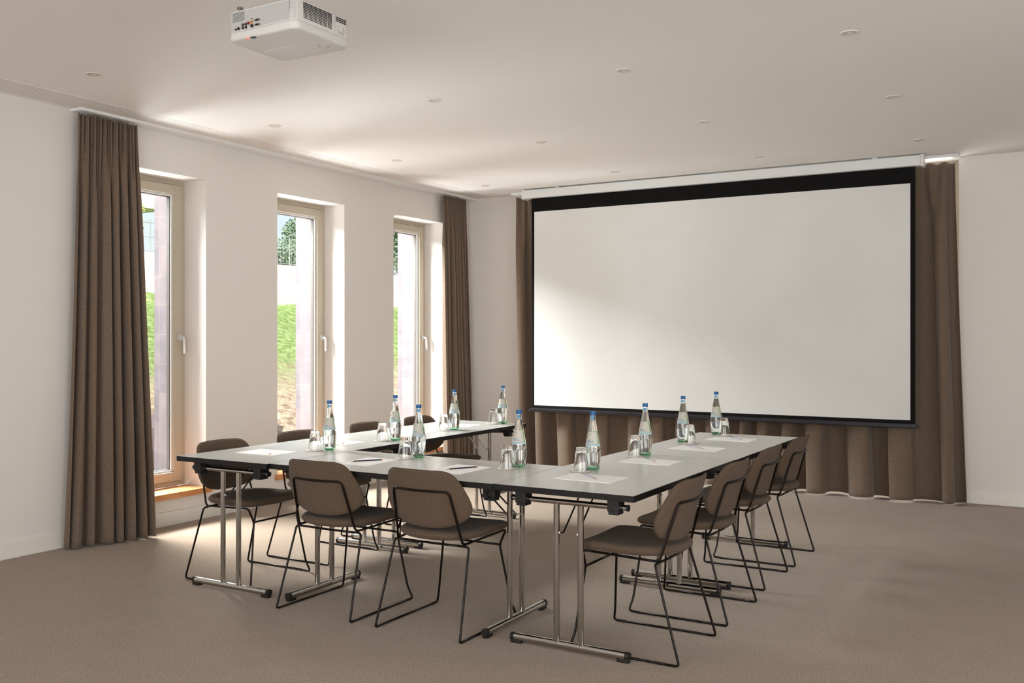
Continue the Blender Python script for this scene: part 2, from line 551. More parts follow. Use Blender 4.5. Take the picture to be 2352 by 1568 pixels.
# screen wall with a wide opening behind the curtain
BW = (-5.05, -0.845)
bm = bmesh.new()
box(bm, -6.2, BW[0], SY, SY + 0.30, 0, CZ)
box(bm, BW[1], RX, SY, SY + 0.30, 0, CZ)
struct('wall_back', bm, M['wall'], 'off white wall behind the projection screen')
bm = bmesh.new()
box(bm, BW[0], BW[1], SY + 0.18, SY + 0.24, 0.0, 0.08)
box(bm, BW[0], BW[1], SY + 0.18, SY + 0.24, 2.90, CZ)
for x in (BW[0], -3.66, -2.34, BW[1] - 0.07):
    box(bm, x, x + 0.07, SY + 0.18, SY + 0.24, 0.08, 2.90)
wf = struct('window_4', bm, M['frame'], 'wide window hidden behind the screen curtain')
bm = bmesh.new(); box(bm, BW[0] + 0.07, BW[1] - 0.07, SY + 0.205, SY + 0.212, 0.08, 2.90)
link_bm('pane', bm, M['pane'], wf)

# remaining walls (behind the camera)
bm = bmesh.new(); box(bm, -6.2, RX + 0.3, BY - 0.3, BY, 0, CZ)
struct('wall_rear', bm, M['wall'], 'off white wall behind the camera')
bm = bmesh.new(); box(bm, RX, RX + 0.3, BY, SY + 0.3, 0, CZ)
struct('wall_right', bm, M['wall'], 'off white wall on the right')

# skirting boards
bm = bmesh.new(); box(bm, WX, WX + 0.014, BY, SY - 0.014, 0, 0.105, 0.003)
struct('baseboard_left', bm, M['trim'], 'white skirting board under the windows')
bm = bmesh.new()
box(bm, WX + 0.014, BW[0], SY - 0.014, SY, 0, 0.105, 0.003)
box(bm, BW[1], RX, SY - 0.014, SY, 0, 0.105, 0.003)
struct('baseboard_back', bm, M['trim'], 'white skirting board on the screen wall')

# perforated ceiling strip along the window wall
M['perf'] = mat('perforated_ceiling', (231, 225, 219), 0.9)
nt = M['perf'].node_tree
tc = nt.nodes.new('ShaderNodeTexCoord'); sp = nt.nodes.new('ShaderNodeSeparateXYZ'); nt.links.new(tc.outputs['Object'], sp.inputs[0])


def mnode(op, a=None, b=None, av=None, bv=None):
    n = nt.nodes.new('ShaderNodeMath'); n.operation = op
    if a is not None: nt.links.new(a, n.inputs[0])
    if b is not None: nt.links.new(b, n.inputs[1])
    if av is not None: n.inputs[0].default_value = av
    if bv is not None: n.inputs[1].default_value = bv
    return n.outputs[0]


def cell(s):
    v = mnode('MULTIPLY', s, bv=1 / 0.019)
    v = mnode('FRACT', v)
    v = mnode('SUBTRACT', v, bv=0.5)
    return mnode('MULTIPLY', v, v)


d2 = mnode('ADD', cell(sp.outputs[0]), cell(sp.outputs[1]))
hole = mnode('LESS_THAN', d2, bv=0.055)
mxp = nt.nodes.new('ShaderNodeMixRGB'); nt.links.new(hole, mxp.inputs[0])
mxp.inputs[1].default_value = lin((240, 236, 232)); mxp.inputs[2].default_value = lin((160, 151, 143))
nt.links.new(mxp.outputs[0], bsdf(M['perf']).inputs['Base Color'])
bm = bmesh.new(); box(bm, -5.81, -5.53, BY + 0.1, SY - 0.1, CZ - 0.002, CZ + 0.004)
struct('trim_1', bm, M['perf'], 'perforated ceiling strip beside the window wall')

# ---------------------------------------------------------------- windows in the window wall


def window(idx, a, b_):
    X0, X1 = -6.185, -6.105      # outer / inner frame face
    z0, z1 = WZ0, WZ1
    w = bmesh.new()
    o = 0.035                    # fixed outer frame visible width
    box(w, X0, X1 - 0.012, a, a + o, z0, z1); box(w, X0, X1 - 0.012, b_ - o, b_, z0, z1)
    box(w, X0, X1 - 0.012, a + o, b_ - o, z1 - o, z1); box(w, X0, X1 - 0.012, a + o, b_ - o, z0, z0 + o)
    win = struct('window_%d' % idx, w, M['frame'], 'beige framed slot window, %s from the left' % ('first', 'second', 'third')[idx - 1])
    s = bmesh.new()
    q, t = o + 0.004, 0.072
    A, B, C, D = a + q, b_ - q, z0 + q, z1 - q
    for (y0, y1, c0, c1) in ((A, A + t, C, D), (B - t, B, C, D), (A + t, B - t, C, C + t), (A + t, B - t, D - t, D)):
        box(s, X0 + 0.01, X1, y0, y1, c0, c1, 0.003)
    link_bm('sash', s, M['frame'], win)
    g = bmesh.new()
    A2, B2, C2, D2 = A + t, B - t, C + t, D - t
    k = 0.016
    for (y0, y1, c0, c1) in ((A2, A2 + k, C2, D2), (B2 - k, B2, C2, D2), (A2 + k, B2 - k, C2, C2 + k), (A2 + k, B2 - k, D2 - k, D2)):
        box(g, X0 + 0.02, X1 - 0.022, y0, y1, c0, c1)
    link_bm('glazing_bead', g, M['jamb_white'], win)
    g = bmesh.new()
    A3, B3, C3, D3 = A2 + k, B2 - k, C2 + k, D2 - k
    k = 0.005
    for (y0, y1, c0, c1) in ((A3, A3 + k, C3, D3), (B3 - k, B3, C3, D3), (A3 + k, B3 - k, C3, C3 + k), (A3 + k, B3 - k, D3 - k, D3)):
        box(g, X0 + 0.012, X1 - 0.034, y0, y1, c0, c1)
    link_bm('gasket', g, M['frame_gap'], win)
    g = bmesh.new()
    box(g, -6.150, -6.144, A2 + 0.004, B2 - 0.004, C2 + 0.004, D2 - 0.004)
    link_bm('pane', g, M['pane'], win)
    # handle
    h = bmesh.new()
    hy, hz = b_ - 0.062, 1.415
    tube(h, [(X1, hy, hz), (X1 + 0.012, hy, hz)], 0.027, 20)
    ho = link_bm('handle_rose', h, M['steel'], win, True, 40)
    h = bmesh.new()
    tube(h, fillet([(X1 + 0.010, hy, hz), (X1 + 0.055, hy, hz), (X1 + 0.060, hy, hz - 0.125)], 0.02), 0.0105, 12)
    link_bm('handle', h, M['steel'], win, True, 40)
    # white lining of the reveal
    # oak sill board
    v = bmesh.new()
    box(v, -6.105, WX + 0.001, a + 0.001, b_ - 0.001, z0 - 0.044, z0, 0.003)
    box(v, WX + 0.001, WX + 0.035, a - 0.03, b_ + 0.035, z0 - 0.044, z0, 0.003)
    link_bm('window_sill', v, M['oak'], win)


for i, (a, b_) in enumerate(WIN):
    window(i + 1, a, b_)

# ---------------------------------------------------------------- outside
bm = bmesh.new()
nx, ny = 60, 90
grid = []
from mathutils import noise as mnoise
for i in range(nx + 1):
    row = []
    for j in range(ny + 1):
        x = -7.0 - 9.4 * i / nx
        y = 2 + 34 * j / ny
        z = -1.0 + (-7.0 - x) * 0.37 + 0.22 * (mnoise.noise(Vector((x * 0.6, y * 0.6, 0)))) + 0.09 * mnoise.noise(Vector((x * 2.3, y * 2.3, 3)))
        row.append(bm.verts.new((x, y, z)))
    grid.append(row)
for i in range(nx):
    for j in range(ny):
        bm.faces.new((grid[i][j], grid[i + 1][j], grid[i + 1][j + 1], grid[i][j + 1]))
hill = link_bm('hillside', bm, M['hill'], None, True)
tag(hill, 'grassy stony hillside seen through the windows', kind='structure')
bm = bmesh.new(); box(bm, -60, -16.3, -10, 80, 1.6, 2.9)
o = link_bm('upper_ground', bm, M['hill']); tag(o, 'upper level ground behind the white retaining wall', kind='structure')
bm = bmesh.new(); box(bm, -8.6, -6.5, -6, 36, -1.0, -0.45)
o = link_bm('outdoor_ground', bm, mat('pale_gravel', (214, 206, 194), 0.95)); tag(o, 'ground strip along the outer wall', kind='structure')

bm = bmesh.new(); box(bm, -16.4, -15.9, 4, 36, 1.9, 3.12)
rw = link_bm('retaining_wall', bm, M['white_block'])
tag(rw, 'white block retaining wall on top of the hillside', 'wall')

# fence on the retaining wall
fe = empty('wire_fence', (-16.1, 20, 3.125))
tag(fe, 'grey wire fence on the white retaining wall', 'fence')
yy = -15.0
while yy < 15:
    bm = bmesh.new(); tube(bm, [(0, yy, 0.002), (0, yy, 0.68)], 0.012, 6); yy += 2.0
    link_bm('fence_post', bm, M['metal_fence'], fe)
bm = bmesh.new()
yy = -15.0
while yy < 15:
    tube(bm, [(0, yy, 0.03), (0, yy, 0.62)], 0.003, 4); yy += 0.09
for z in (0.05, 0.33, 0.62):
    tube(bm, [(0, -15, z), (0, 15, z)], 0.007, 4)
link_bm('wire_panel', bm, M['metal_fence'], fe)


def tree(name, loc, height, crown_r, leafm, label, group=None, n=2600, trunk=0.12, seed=1, squash=1.0):
    rnd = random.Random(seed)
    e = empty(name, loc)
    tag(e, label, 'tree', group)
    bm = bmesh.new()
    tube(bm, [(0, 0, 0), (0.05, 0.03, height * 0.35), (0, 0, height * 0.75)], trunk, 7, radii=[trunk, trunk * 0.8, trunk * 0.3])
    for k in range(7):
        a = k * 0.9
        tube(bm, [(0, 0, height * (0.3 + 0.05 * k)), (cos(a) * crown_r * 0.6, sin(a) * crown_r * 0.6, height * (0.5 + 0.05 * k))], 0.03, 5)
    link_bm('trunk', bm, M['bark'], e)
    bm = bmesh.new()
    blobs = [(Vector((rnd.uniform(-.6, .6) * crown_r, rnd.uniform(-.6, .6) * crown_r, height * rnd.uniform(0.35, 0.9))), rnd.uniform(.3, .5) * crown_r) for _ in range(16)]
    for _ in range(n):
        c, r = rnd.choice(blobs)
        d = Vector((rnd.gauss(0, 1), rnd.gauss(0, 1), rnd.gauss(0, 1))).normalized() * r * rnd.uniform(0.6, 1.0)
        p = c + Vector((d.x, d.y, d.z * squash))
        s = crown_r * rnd.uniform(0.022, 0.05)
        u = Vector((rnd.gauss(0, 1), rnd.gauss(0, 1), rnd.gauss(0, 1))).normalized()
        v = u.orthogonal().normalized()
        bm.faces.new([bm.verts.new(p + q) for q in (u * s, v * s * 0.6, -u * s, -v * s * 0.6)])
    link_bm('foliage', bm, leafm, e)
    return e


tree('tree', (-25.0, 28.0, 2.9), 3.0, 1.5, M['leaf_dark'], 'dark green tree behind the fence, seen in the second window', n=9000, seed=3)
tree('tree', (-23.5, 32.2, 2.9), 4.4, 2.2, M['leaf_dark'], 'dark green tree behind the fence, seen in the third window', n=9000, seed=8)
tree('shrub', (-24.0, 25.6, 2.9), 1.9, 1.3, M['leaf_dark'], 'low dark green bush behind the fence left of the tree, second window', n=4500, trunk=0.05, seed=15)
tree('shrub', (-17.2, 17.25, 2.9), 1.5, 0.35, M['leaf_light'], 'yellow green shrub behind the fence at the edge of the second window', n=900, trunk=0.03, seed=5)
tree('shrub', (-16.9, 13.2, 2.9), 1.5, 0.35, M['leaf_light'], 'yellow green shrub behind the fence in the first window', n=900, trunk=0.03, seed=6)

# building with balcony
bd = empty('balcony_house', (-22, 12, 2.9)); tag(bd, 'pale house with balcony on the upper ground, seen in the first window', 'house')
bm = bmesh.new(); box(bm, -6, -0.8, -8, 5.6, 0, 6.5)
link_bm('house_wall', bm, M['render_beige'], bd)
bm = bmesh.new(); box(bm, -0.8, 0.9, -8, 5.6, 1.95, 2.35)
link_bm('balcony_slab', bm, M['render_white'], bd)
bm = bmesh.new()
yy = -8
while yy < 5.6:
    box(bm, 0.80, 0.84, yy, yy + 0.03, 2.35, 3.30); yy += 0.13
box(bm, 0.78, 0.86, -8, 5.6, 3.28, 3.33)
link_bm('balcony_railing', bm, M['rust_rail'], bd)
# low boundary wall with stair rail near the first window
bm = bmesh.new()
vs = [(-9.2, 6.9, -1.5), (-9.2, 9.4, -1.5), (-9.2, 9.4, 1.30), (-9.2, 6.9, 0.10)]
a = [bm.verts.new(v) for v in vs]; b2 = [bm.verts.new((v[0] - 0.35, v[1], v[2])) for v in vs]
bm.faces.new(a); bm.faces.new(b2[::-1])
for k in range(4):
    bm.faces.new((a[k], b2[k], b2[(k + 1) % 4], a[(k + 1) % 4]))
o = link_bm('stair_wall', bm, M['stone']); tag(o, 'sloping reddish stone stair wall low outside the first window', 'wall')
sr = bmesh.new()
tube(sr, [(-7.6, 5.75, 0.28), (-7.6, 6.1, 0.05)], 0.018, 8); tube(sr, [(-7.6, 6.08, 0.06), (-7.6, 6.08, -1.0)], 0.018, 8)
o = link_bm('stair_rail', sr, M['wood_rail']); tag(o, 'short yellow handrail at the foot of the first window', 'handrail')

# ---------------------------------------------------------------- curtain tracks and curtains
bm = bmesh.new(); box(bm, WX + 0.0005, -5.755, 4.09, SY - 0.002, 2.948, CZ, 0.002)
o = link_bm('curtain_track', bm, M['jamb_white']); tag(o, 'white ceiling curtain track above the three windows', 'curtain track')
bm = bmesh.new(); box(bm, -5.20, -0.83, 8.86, 8.96, 2.945, CZ, 0.002)
o = link_bm('curtain_track', bm, M['jamb_white']); tag(o, 'white ceiling curtain track behind the projection screen', 'curtain track')


def sstep(x, a, b):
    t = max(0.0, min(1.0, (x - a) / (b - a)))
    return t * t * (3 - 2 * t)


def curtain(label, p0t, p1t, p0b, p1b, ztop, zbot, nbig, nsmall, amp_t, amp_b, seed, nrm, roll=0.5, ns=460, nz=60, phase=0.0, pw=1.3):
    """cloth hung from p0t-p1t (x, y) down to p0b-p1b; nbig rolled folds below, nsmall gathers at the heading"""
    rnd = random.Random(seed)
    p0t, p1t, p0b, p1b = map(Vector, (p0t, p1t, p0b, p1b))
    nrm = Vector(nrm)
    tan = (p1t - p0t).normalized()

    def warp(n, jit):
        ks = [0.0]
        for i in range(n):
            ks.append(ks[-1] + 1 + rnd.uniform(-jit, jit))
        return [k / ks[-1] for k in ks]
    kb, ks_ = warp(nbig, 0.5), warp(nsmall, 0.35)
    ab = [rnd.uniform(0.55, 1.35) for _ in range(nbig + 2)]
    rl = [rnd.uniform(0.6, 1.35) for _ in range(nbig + 2)]
    as_ = [rnd.uniform(0.5, 1.3) for _ in range(nsmall + 2)]
    dr = [rnd.uniform(-3, 3) for _ in range(nbig + 2)]

    def ph(s, k):
        for i in range(len(k) - 1):
            if s <= k[i + 1] or i == len(k) - 2:
                return i, (s - k[i]) / (k[i + 1] - k[i])

    def mixed(a, i, f):
        t = f * f * (3 - 2 * f)
        return a[i] * (1 - t) + a[i + 1] * t
    bm = bmesh.new()
    rows = []
    for j in range(nz + 1):
        v = j / nz
        z = ztop + (zbot - ztop) * v
        w = sstep(v, 0.0, 0.22)
        length = (p1t - p0t).length * (1 - v) + (p1b - p0b).length * v
        row = []
        for i in range(ns + 1):
            s = i / ns
            base = (p0t.lerp(p1t, s)).lerp(p0b.lerp(p1b, s), v ** pw)
            ib, fb = ph(s, kb)
            isx, fs = ph(s, ks_)
            wd = (kb[ib + 1] - kb[ib]) * length
            th = 2 * pi * fb + phase
            th += 0.35 * sin(2.2 * v + dr[ib]) * sin(pi * fb) ** 2
            A = (amp_t * 0.6 + (amp_b - amp_t * 0.6) * v ** 0.5) * (0.3 + 0.7 * w)
            big = sin(th) * mixed(ab, ib, fb) + 0.13 * sin(2 * th + dr[ib] + 1.5 * v)
            sm = sin(2 * pi * fs) * mixed(as_, isx, fs)
            off = big * A + sm * amp_t * (1 - sstep(v, 0.01, 0.30))
            lat = -roll * wd / (2 * pi) * sin(2 * th) * mixed(rl, ib, fb) * w
            lat += 0.010 * v * sin(5 * v + dr[ib]) * sin(pi * fb)
            hem = 0.004 * sin(th * 1.0 + ib)
            p = base + nrm * off + tan * lat
            row.append(bm.verts.new((p.x, p.y, z + (hem if j == nz else 0) + (0.006 * sm if j == 0 else 0))))
        rows.append(row)
    for j in range(nz):
        for i in range(ns):
            bm.faces.new((rows[j][i], rows[j][i + 1], rows[j + 1][i + 1], rows[j + 1][i]))
    o = link_bm('curtain', bm, M['curtain'], None, True)
    so = o.modifiers.new('cloth', 'SOLIDIFY'); so.thickness = 0.003; so.offset = 0
    tag(o, label, 'curtain', 'floor length taupe curtains')
    return o


curtain('taupe curtain gathered left of the first window', (-5.806, 4.10), (-5.806, 4.575), (-5.770, 3.985), (-5.655, 4.56), 2.932, 0.012,
        7, 17, 0.020, 0.066, 11, (1, 0), phase=2.4, roll=0.62)
curtain('taupe curtain gathered right of the third window in the room corner', (-5.805, 8.44), (-5.805, 8.90), (-5.76, 8.40), (-5.75, 8.93), 2.932, 0.012,
        7, 17, 0.016, 0.050, 23, (1, 0), phase=1.0, roll=0.5)
curtain('wide taupe curtain behind the left half of the projection screen', (-5.165, 8.905), (-3.05, 8.905), (-5.08, 8.90), (-3.05, 8.90), 2.912, 0.014,
        7, 28, 0.020, 0.080, 31, (0, -1), ns=560, roll=0.6)
curtain('wide taupe curtain behind the right half of the projection screen, flaring at the bottom', (-3.04, 8.905), (-0.86, 8.905), (-3.04, 8.90), (-0.77, 8.885), 2.903, 0.014,
        8, 24, 0.022, 0.085, 42, (0, -1), ns=600, roll=0.6)

# ---------------------------------------------------------------- projection screen
YS = 8.70
ps = empty('projection_screen', (-3.02, YS, CZ)); tag(ps, 'large pull-down projection screen with white case and black border', 'projection screen')


def pl(name, m, x0, x1, y0, y1, z0, z1, bev=0.0, parent=ps, ox=-3.02, oy=YS, oz=CZ):
    bm = bmesh.new(); box(bm, x0 - ox, x1 - ox, y0 - oy, y1 - oy, z0 - oz, z1 - oz, bev)
    return link_bm(name, bm, m, parent)


pl('case', M['screen_case'], -4.955, -1.105, YS - 0.005, YS + 0.10, 2.868, 2.955, 0.008)
for x in (-4.975, -1.105):
    c = pl('end_cap', M['jamb_white'], x, x + 0.025, YS - 0.010, YS + 0.105, 2.860, 2.960, 0.006)
    for z in (2.885, 2.935):
        bm = bmesh.new(); tube(bm, [(x + 0.0125 + 3.02, -0.014, z - CZ), (x + 0.0125 + 3.02, -0.009, z - CZ)], 0.004, 8)
        link_bm('screw', bm, M['jack_metal'], c)
for x in (-4.6, -1.5):
    pl('ceiling_bracket', M['jamb_white'], x, x + 0.05, YS + 0.02, YS + 0.09, 2.953, CZ)
pl('black_border', M['screen_black'], -4.880, -1.152, YS + 0.040, YS + 0.042, 0.650, 2.868)
sw = pl('viewing_surface', M['screen_white'], -4.848, -1.190, YS + 0.0375, YS + 0.039, 0.712, 2.728)
bt = pl('bottom_batten', M['batten'], -4.895, -1.135, YS + 0.022, YS + 0.052, 0.642, 0.682, 0.008)
bm = bmesh.new(); tube(bm, [(-4.915 + 3.02, 0.037, 0.656 - CZ), (-1.118 + 3.02, 0.037, 0.656 - CZ)], 0.007, 10)
link_bm('batten_rod', bm, M['batten'], bt)

# ---------------------------------------------------------------- ceiling downlights
dl = empty('downlight', (0, 0, CZ))
bm = bmesh.new(); lathe(bm, [(0.036, -0.001), (0.036, -0.0045), (0.040, -0.006), (0.046, -0.004), (0.047, -0.0002), (0.036, -0.0002)], 32, close=False)
link_bm('trim_ring', bm, M['downlight'], dl, True, 50)
bm = bmesh.new(); lathe(bm, [(0.036, -0.0042), (0.031, -0.0022), (0.024, -0.0012), (0.0, -0.0008)], 32)
link_bm('reflector', bm, M['reflector'], dl, True, 50)
bm = bmesh.new(); lathe(bm, [(0.0, -0.0036), (0.010, -0.0034), (0.014, -0.0014)], 20)
link_bm('lamp', bm, M['jamb_white'], dl, True, 50)
index_kids()
spots = [(-0.98, 5.08, 'nearest to the upper right corner'), (-2.25, 5.13, 'second in the front row from the right'),
         (-3.605, 5.15, 'below right of the projector, front row'), (-5.045, 5.17, 'directly below the projector, front row'),
         (-4.983, 3.623, 'left of the projector, above the left curtain'), (-0.999, 6.57, 'in the middle row, farthest right'),
         (-2.281, 6.64, 'in the middle row, above the centre of the screen'), (-3.644, 6.67, 'in the middle row, above the left edge of the screen'),
         (-5.105, 6.72, 'in the middle row, farthest left, near the windows'), (-1.04, 8.10, 'just above the right end of the screen case'),
         (-2.316, 8.15, 'just above the screen case, right of its middle'), (-3.695, 8.21, 'just above the left part of the screen case'),
         (-5.172, 8.29, 'smallest, in the corner left of the screen case')]
for i, (x, y, s) in enumerate(spots):
    o = dl if i == 0 else copy_tree(dl)
    o.location = (x, y, CZ)
    tag(o, 'white recessed downlight ' + s, 'ceiling light', 'ceiling downlights')

# ---------------------------------------------------------------- projector
PX0, PX1, PY0, PY1, PZ0, PZ1 = -3.060, -2.676, 2.858, 3.195, 2.650, 2.778
pj = empty('projector', ((PX0 + PX1) / 2, (PY0 + PY1) / 2, PZ0)); tag(pj, 'white video projector hanging from the ceiling with sockets on its back', 'projector')
W2, D2, HT = (PX1 - PX0) / 2, (PY1 - PY0) / 2, PZ1 - PZ0


def rounded_slab(bm, hw, hd, z0, z1, rc, re, seg=5, taper=0.0):
    def ring(inset, z):
        out = []
        for (sx, sy, a0) in ((1, 1, 0), (-1, 1, pi / 2), (-1, -1, pi), (1, -1, 3 * pi / 2)):
            for k in range(seg + 1):
                a = a0 + (pi / 2) * k / seg
                r = max(rc - inset, 0.001)
                out.append(bm.verts.new((sx * (hw - rc) + r * cos(a), sy * (hd - rc) + r * sin(a), z)))
        return out
    rings = []
    for k in range(5):
        a = (pi / 2) * k / 4
        rings.append(ring(re * (1 - sin(a)), z0 + re * (1 - cos(a))))
    for k in range(5):
        a = (pi / 2) * k / 4
        rings.append(ring(re * (1 - cos(a)) + taper, z1 - re * (1 - sin(a))))
    n = len(rings[0])
    for a, b in zip(rings, rings[1:]):
        for k in range(n):
            bm.faces.new((a[k], a[(k + 1) % n], b[(k + 1) % n], b[k]))
    bm.faces.new(rings[0][::-1]); bm.faces.new(rings[-1])


bm = bmesh.new(); rounded_slab(bm, W2, D2, 0.0, 0.040, 0.035, 0.012)
link_bm('lower_shell', bm, M['proj'], pj, True, 35)
bm = bmesh.new(); rounded_slab(bm, W2 - 0.006, D2 - 0.006, 0.0385, HT, 0.018, 0.006, taper=0.004)
up = link_bm('upper_shell', bm, M['proj'], pj, True, 35)
fx = lambda f: -W2 + 2 * W2 * f
fy = lambda f: -D2 + 2 * D2 * f
# connector panel on the back (-y) face
bm = bmesh.new(); box(bm, fx(0.05), fx(0.90), -D2 + 0.0035, -D2 + 0.007, 0.044, HT - 0.010)
pan = link_bm('connector_panel', bm, M['proj_panel'], pj)
YF = -D2 + 0.0035
bm = bmesh.new()
for i in range(9):
    for j in range(7):
        x = fx(0.085) + i * 0.0075 + (0.00375 if j % 2 else 0)
        z = HT * 0.62 + j * 0.0058
        tube(bm, [(x, YF - 0.0006, z), (x, YF + 0.001, z)], 0.0021, 6)
link_bm('speaker_grille', bm, M['black'], pan)


def jack(x, z, r, m, core=None, name='socket'):
    bm = bmesh.new(); tube(bm, [(x, YF - 0.004, z), (x, YF + 0.001, z)], r, 14)
    j = link_bm(name, bm, m, pan, True, 40)
    if core:
        bm = bmesh.new(); tube(bm, [(x, YF - 0.0046, z), (x, YF - 0.003, z)], r * 0.45, 10)
        link_bm('socket_pin', bm, core, j)


Z = lambda f: HT * f
jack(fx(.13), Z(.365), .0040, M['black']); jack(fx(.17), Z(.375), .0062, M['black'])
for x_ in (.235, .28):
    jack(fx(x_), Z(.47), .0056, M['black'], M['jack_metal']); jack(fx(x_), Z(.37), .0056, M['black'], M['jack_metal'])
jack(fx(.32), Z(.48), .0062, M['red_jack'], M['black']); jack(fx(.32), Z(.38), .0062, M['white_jack'], M['black'])
jack(fx(.37), Z(.49), .0062, M['yellow_jack'], M['black']); jack(fx(.37), Z(.37), .0066, M['black'])
jack(fx(.37), Z(.60), .0028, M['jack_metal'])
for zf in (.52, .37):
    x = fx(.45)
    bm = bmesh.new(); box(bm, x - .0095, x + .0095, YF - .004, YF + .001, Z(zf) - .0050, Z(zf) + .0050, .002)
    j = link_bm('vga_port', bm, M['jack_metal'], pan)
    bm = bmesh.new(); box(bm, x - .0065, x + .0065, YF - .0046, YF - .003, Z(zf) - .0032, Z(zf) + .0032)
    link_bm('vga_insert', bm, M['black'], j)
    for s in (-1, 1):
        bm = bmesh.new(); tube(bm, [(x + s * .0135, YF - .005, Z(zf)), (x + s * .0135, YF + .001, Z(zf))], .0028, 8)
        link_bm('port_screw', bm, M['jack_metal'], j)
# ribs on the corner
bm = bmesh.new()
for k in range(11):
    z = Z(.34) + k * 0.0072
    box(bm, fx(.915), W2 - .008, -D2 + .0040, -D2 + .0075, z, z + .0036)
link_bm('corner_ribs', bm, M['proj'], up)
# vents on +x face
bm = bmesh.new()
XF = W2 - 0.0072
for c in range(6):
    for r in range(12):
        y0 = fy(.16 + .087 * c); z0 = Z(.335) + r * 0.0067
        box(bm, XF - .002, XF + .0007, y0, y0 + .026, z0, z0 + .0036)
link_bm('vent', bm, M['proj_dark'], up)
bm = bmesh.new()
for c in range(4):
    for r in range(3):
        y0 = fy(.76 + .048 * c); z0 = Z(.78) + r * 0.0075
        box(bm, XF - .002, XF + .0007, y0, y0 + .012, z0, z0 + .0042)
link_bm('vent', bm, M['proj_dark'], up)
bm = bmesh.new()
for k in range(14):
    z0 = Z(.33) + k * 0.0062
    box(bm, XF - .0015, XF + .0008, fy(.72), fy(.75), z0, z0 + .0012)
link_bm('side_grooves', bm, M['proj_panel'], up)
bm = bmesh.new()
box(bm, XF - .002, XF + .0014, fy(.79), fy(.90), Z(.38), Z(.66), .001)
lt = link_bm('latch_recess', bm, M['proj_panel'], up)
bm = bmesh.new(); tube(bm, [(XF + .0008, fy(.835), Z(.58)), (XF + .0024, fy(.835), Z(.58))], .013, 18)
link_bm('latch', bm, M['proj'], lt)
# underside details (hangs upside down)
bm = bmesh.new(); lathe(bm, [(0.0, .0012), (.017, .0012), (.018, -.0008), (.0255, -.0012), (.0265, .004)], 28, W2 - .070, .075)
ir = link_bm('round_window', bm, M['proj_panel'], pj, True, 40)
bm = bmesh.new(); rounded_slab(bm, .085, .075, -.0012, .003, .020, .001)
bmesh.ops.translate(bm, vec=(-.075, .075, 0), verts=bm.verts)
link_bm('bottom_step', bm, M['proj'], pj, True, 35)
bm = bmesh.new(); box(bm, fx(.285), fx(.31), -D2 + .0005, -D2 + .012, -.0006, .0016); link_bm('indicator_light', bm, M['led'], pj)
bm = bmesh.new(); box(bm, fx(.345), fx(.41), -D2 + .001, -D2 + .016, -.0007, .0016); link_bm('sensor_window', bm, M['black'], pj)
bm = bmesh.new(); tube(bm, [(fx(.12), -D2 + .03, HT - .002), (fx(.12), -D2 + .03, HT + .014)], .007, 10); tube(bm, [(fx(.12), -D2 + .03, HT + .012), (fx(.12), -D2 + .03, HT + .020)], .013, 14)
link_bm('adjustable_foot', bm, M['jack_metal'], pj, True, 40)
bm = bmesh.new(); lathe(bm, [(0, HT + .012), (.045, HT + .010), (.07, HT - .004)], 28, W2 - .12, D2 - .085)
link_bm('lens_hood', bm, M['proj'], pj, True, 40)
bm = bmesh.new(); box(bm, -.07, .07, -.06, .06, HT - .001, HT + .006, .002); tube(bm, [(0, 0, HT + .004), (0, 0, CZ - PZ0 - .006)], .018, 16)
tube(bm, [(0, 0, CZ - PZ0 - .010), (0, 0, CZ - PZ0 - .0005)], .06, 24)
link_bm('ceiling_mount', bm, M['jamb_white'], pj, True, 40)
bm = bmesh.new(); tube(bm, [(-W2 + .09, D2 - .006, .07), (-W2 + .09, D2 + .008, .07)], .034, 24)
link_bm('lens', bm, M['black'], pj, True, 40)

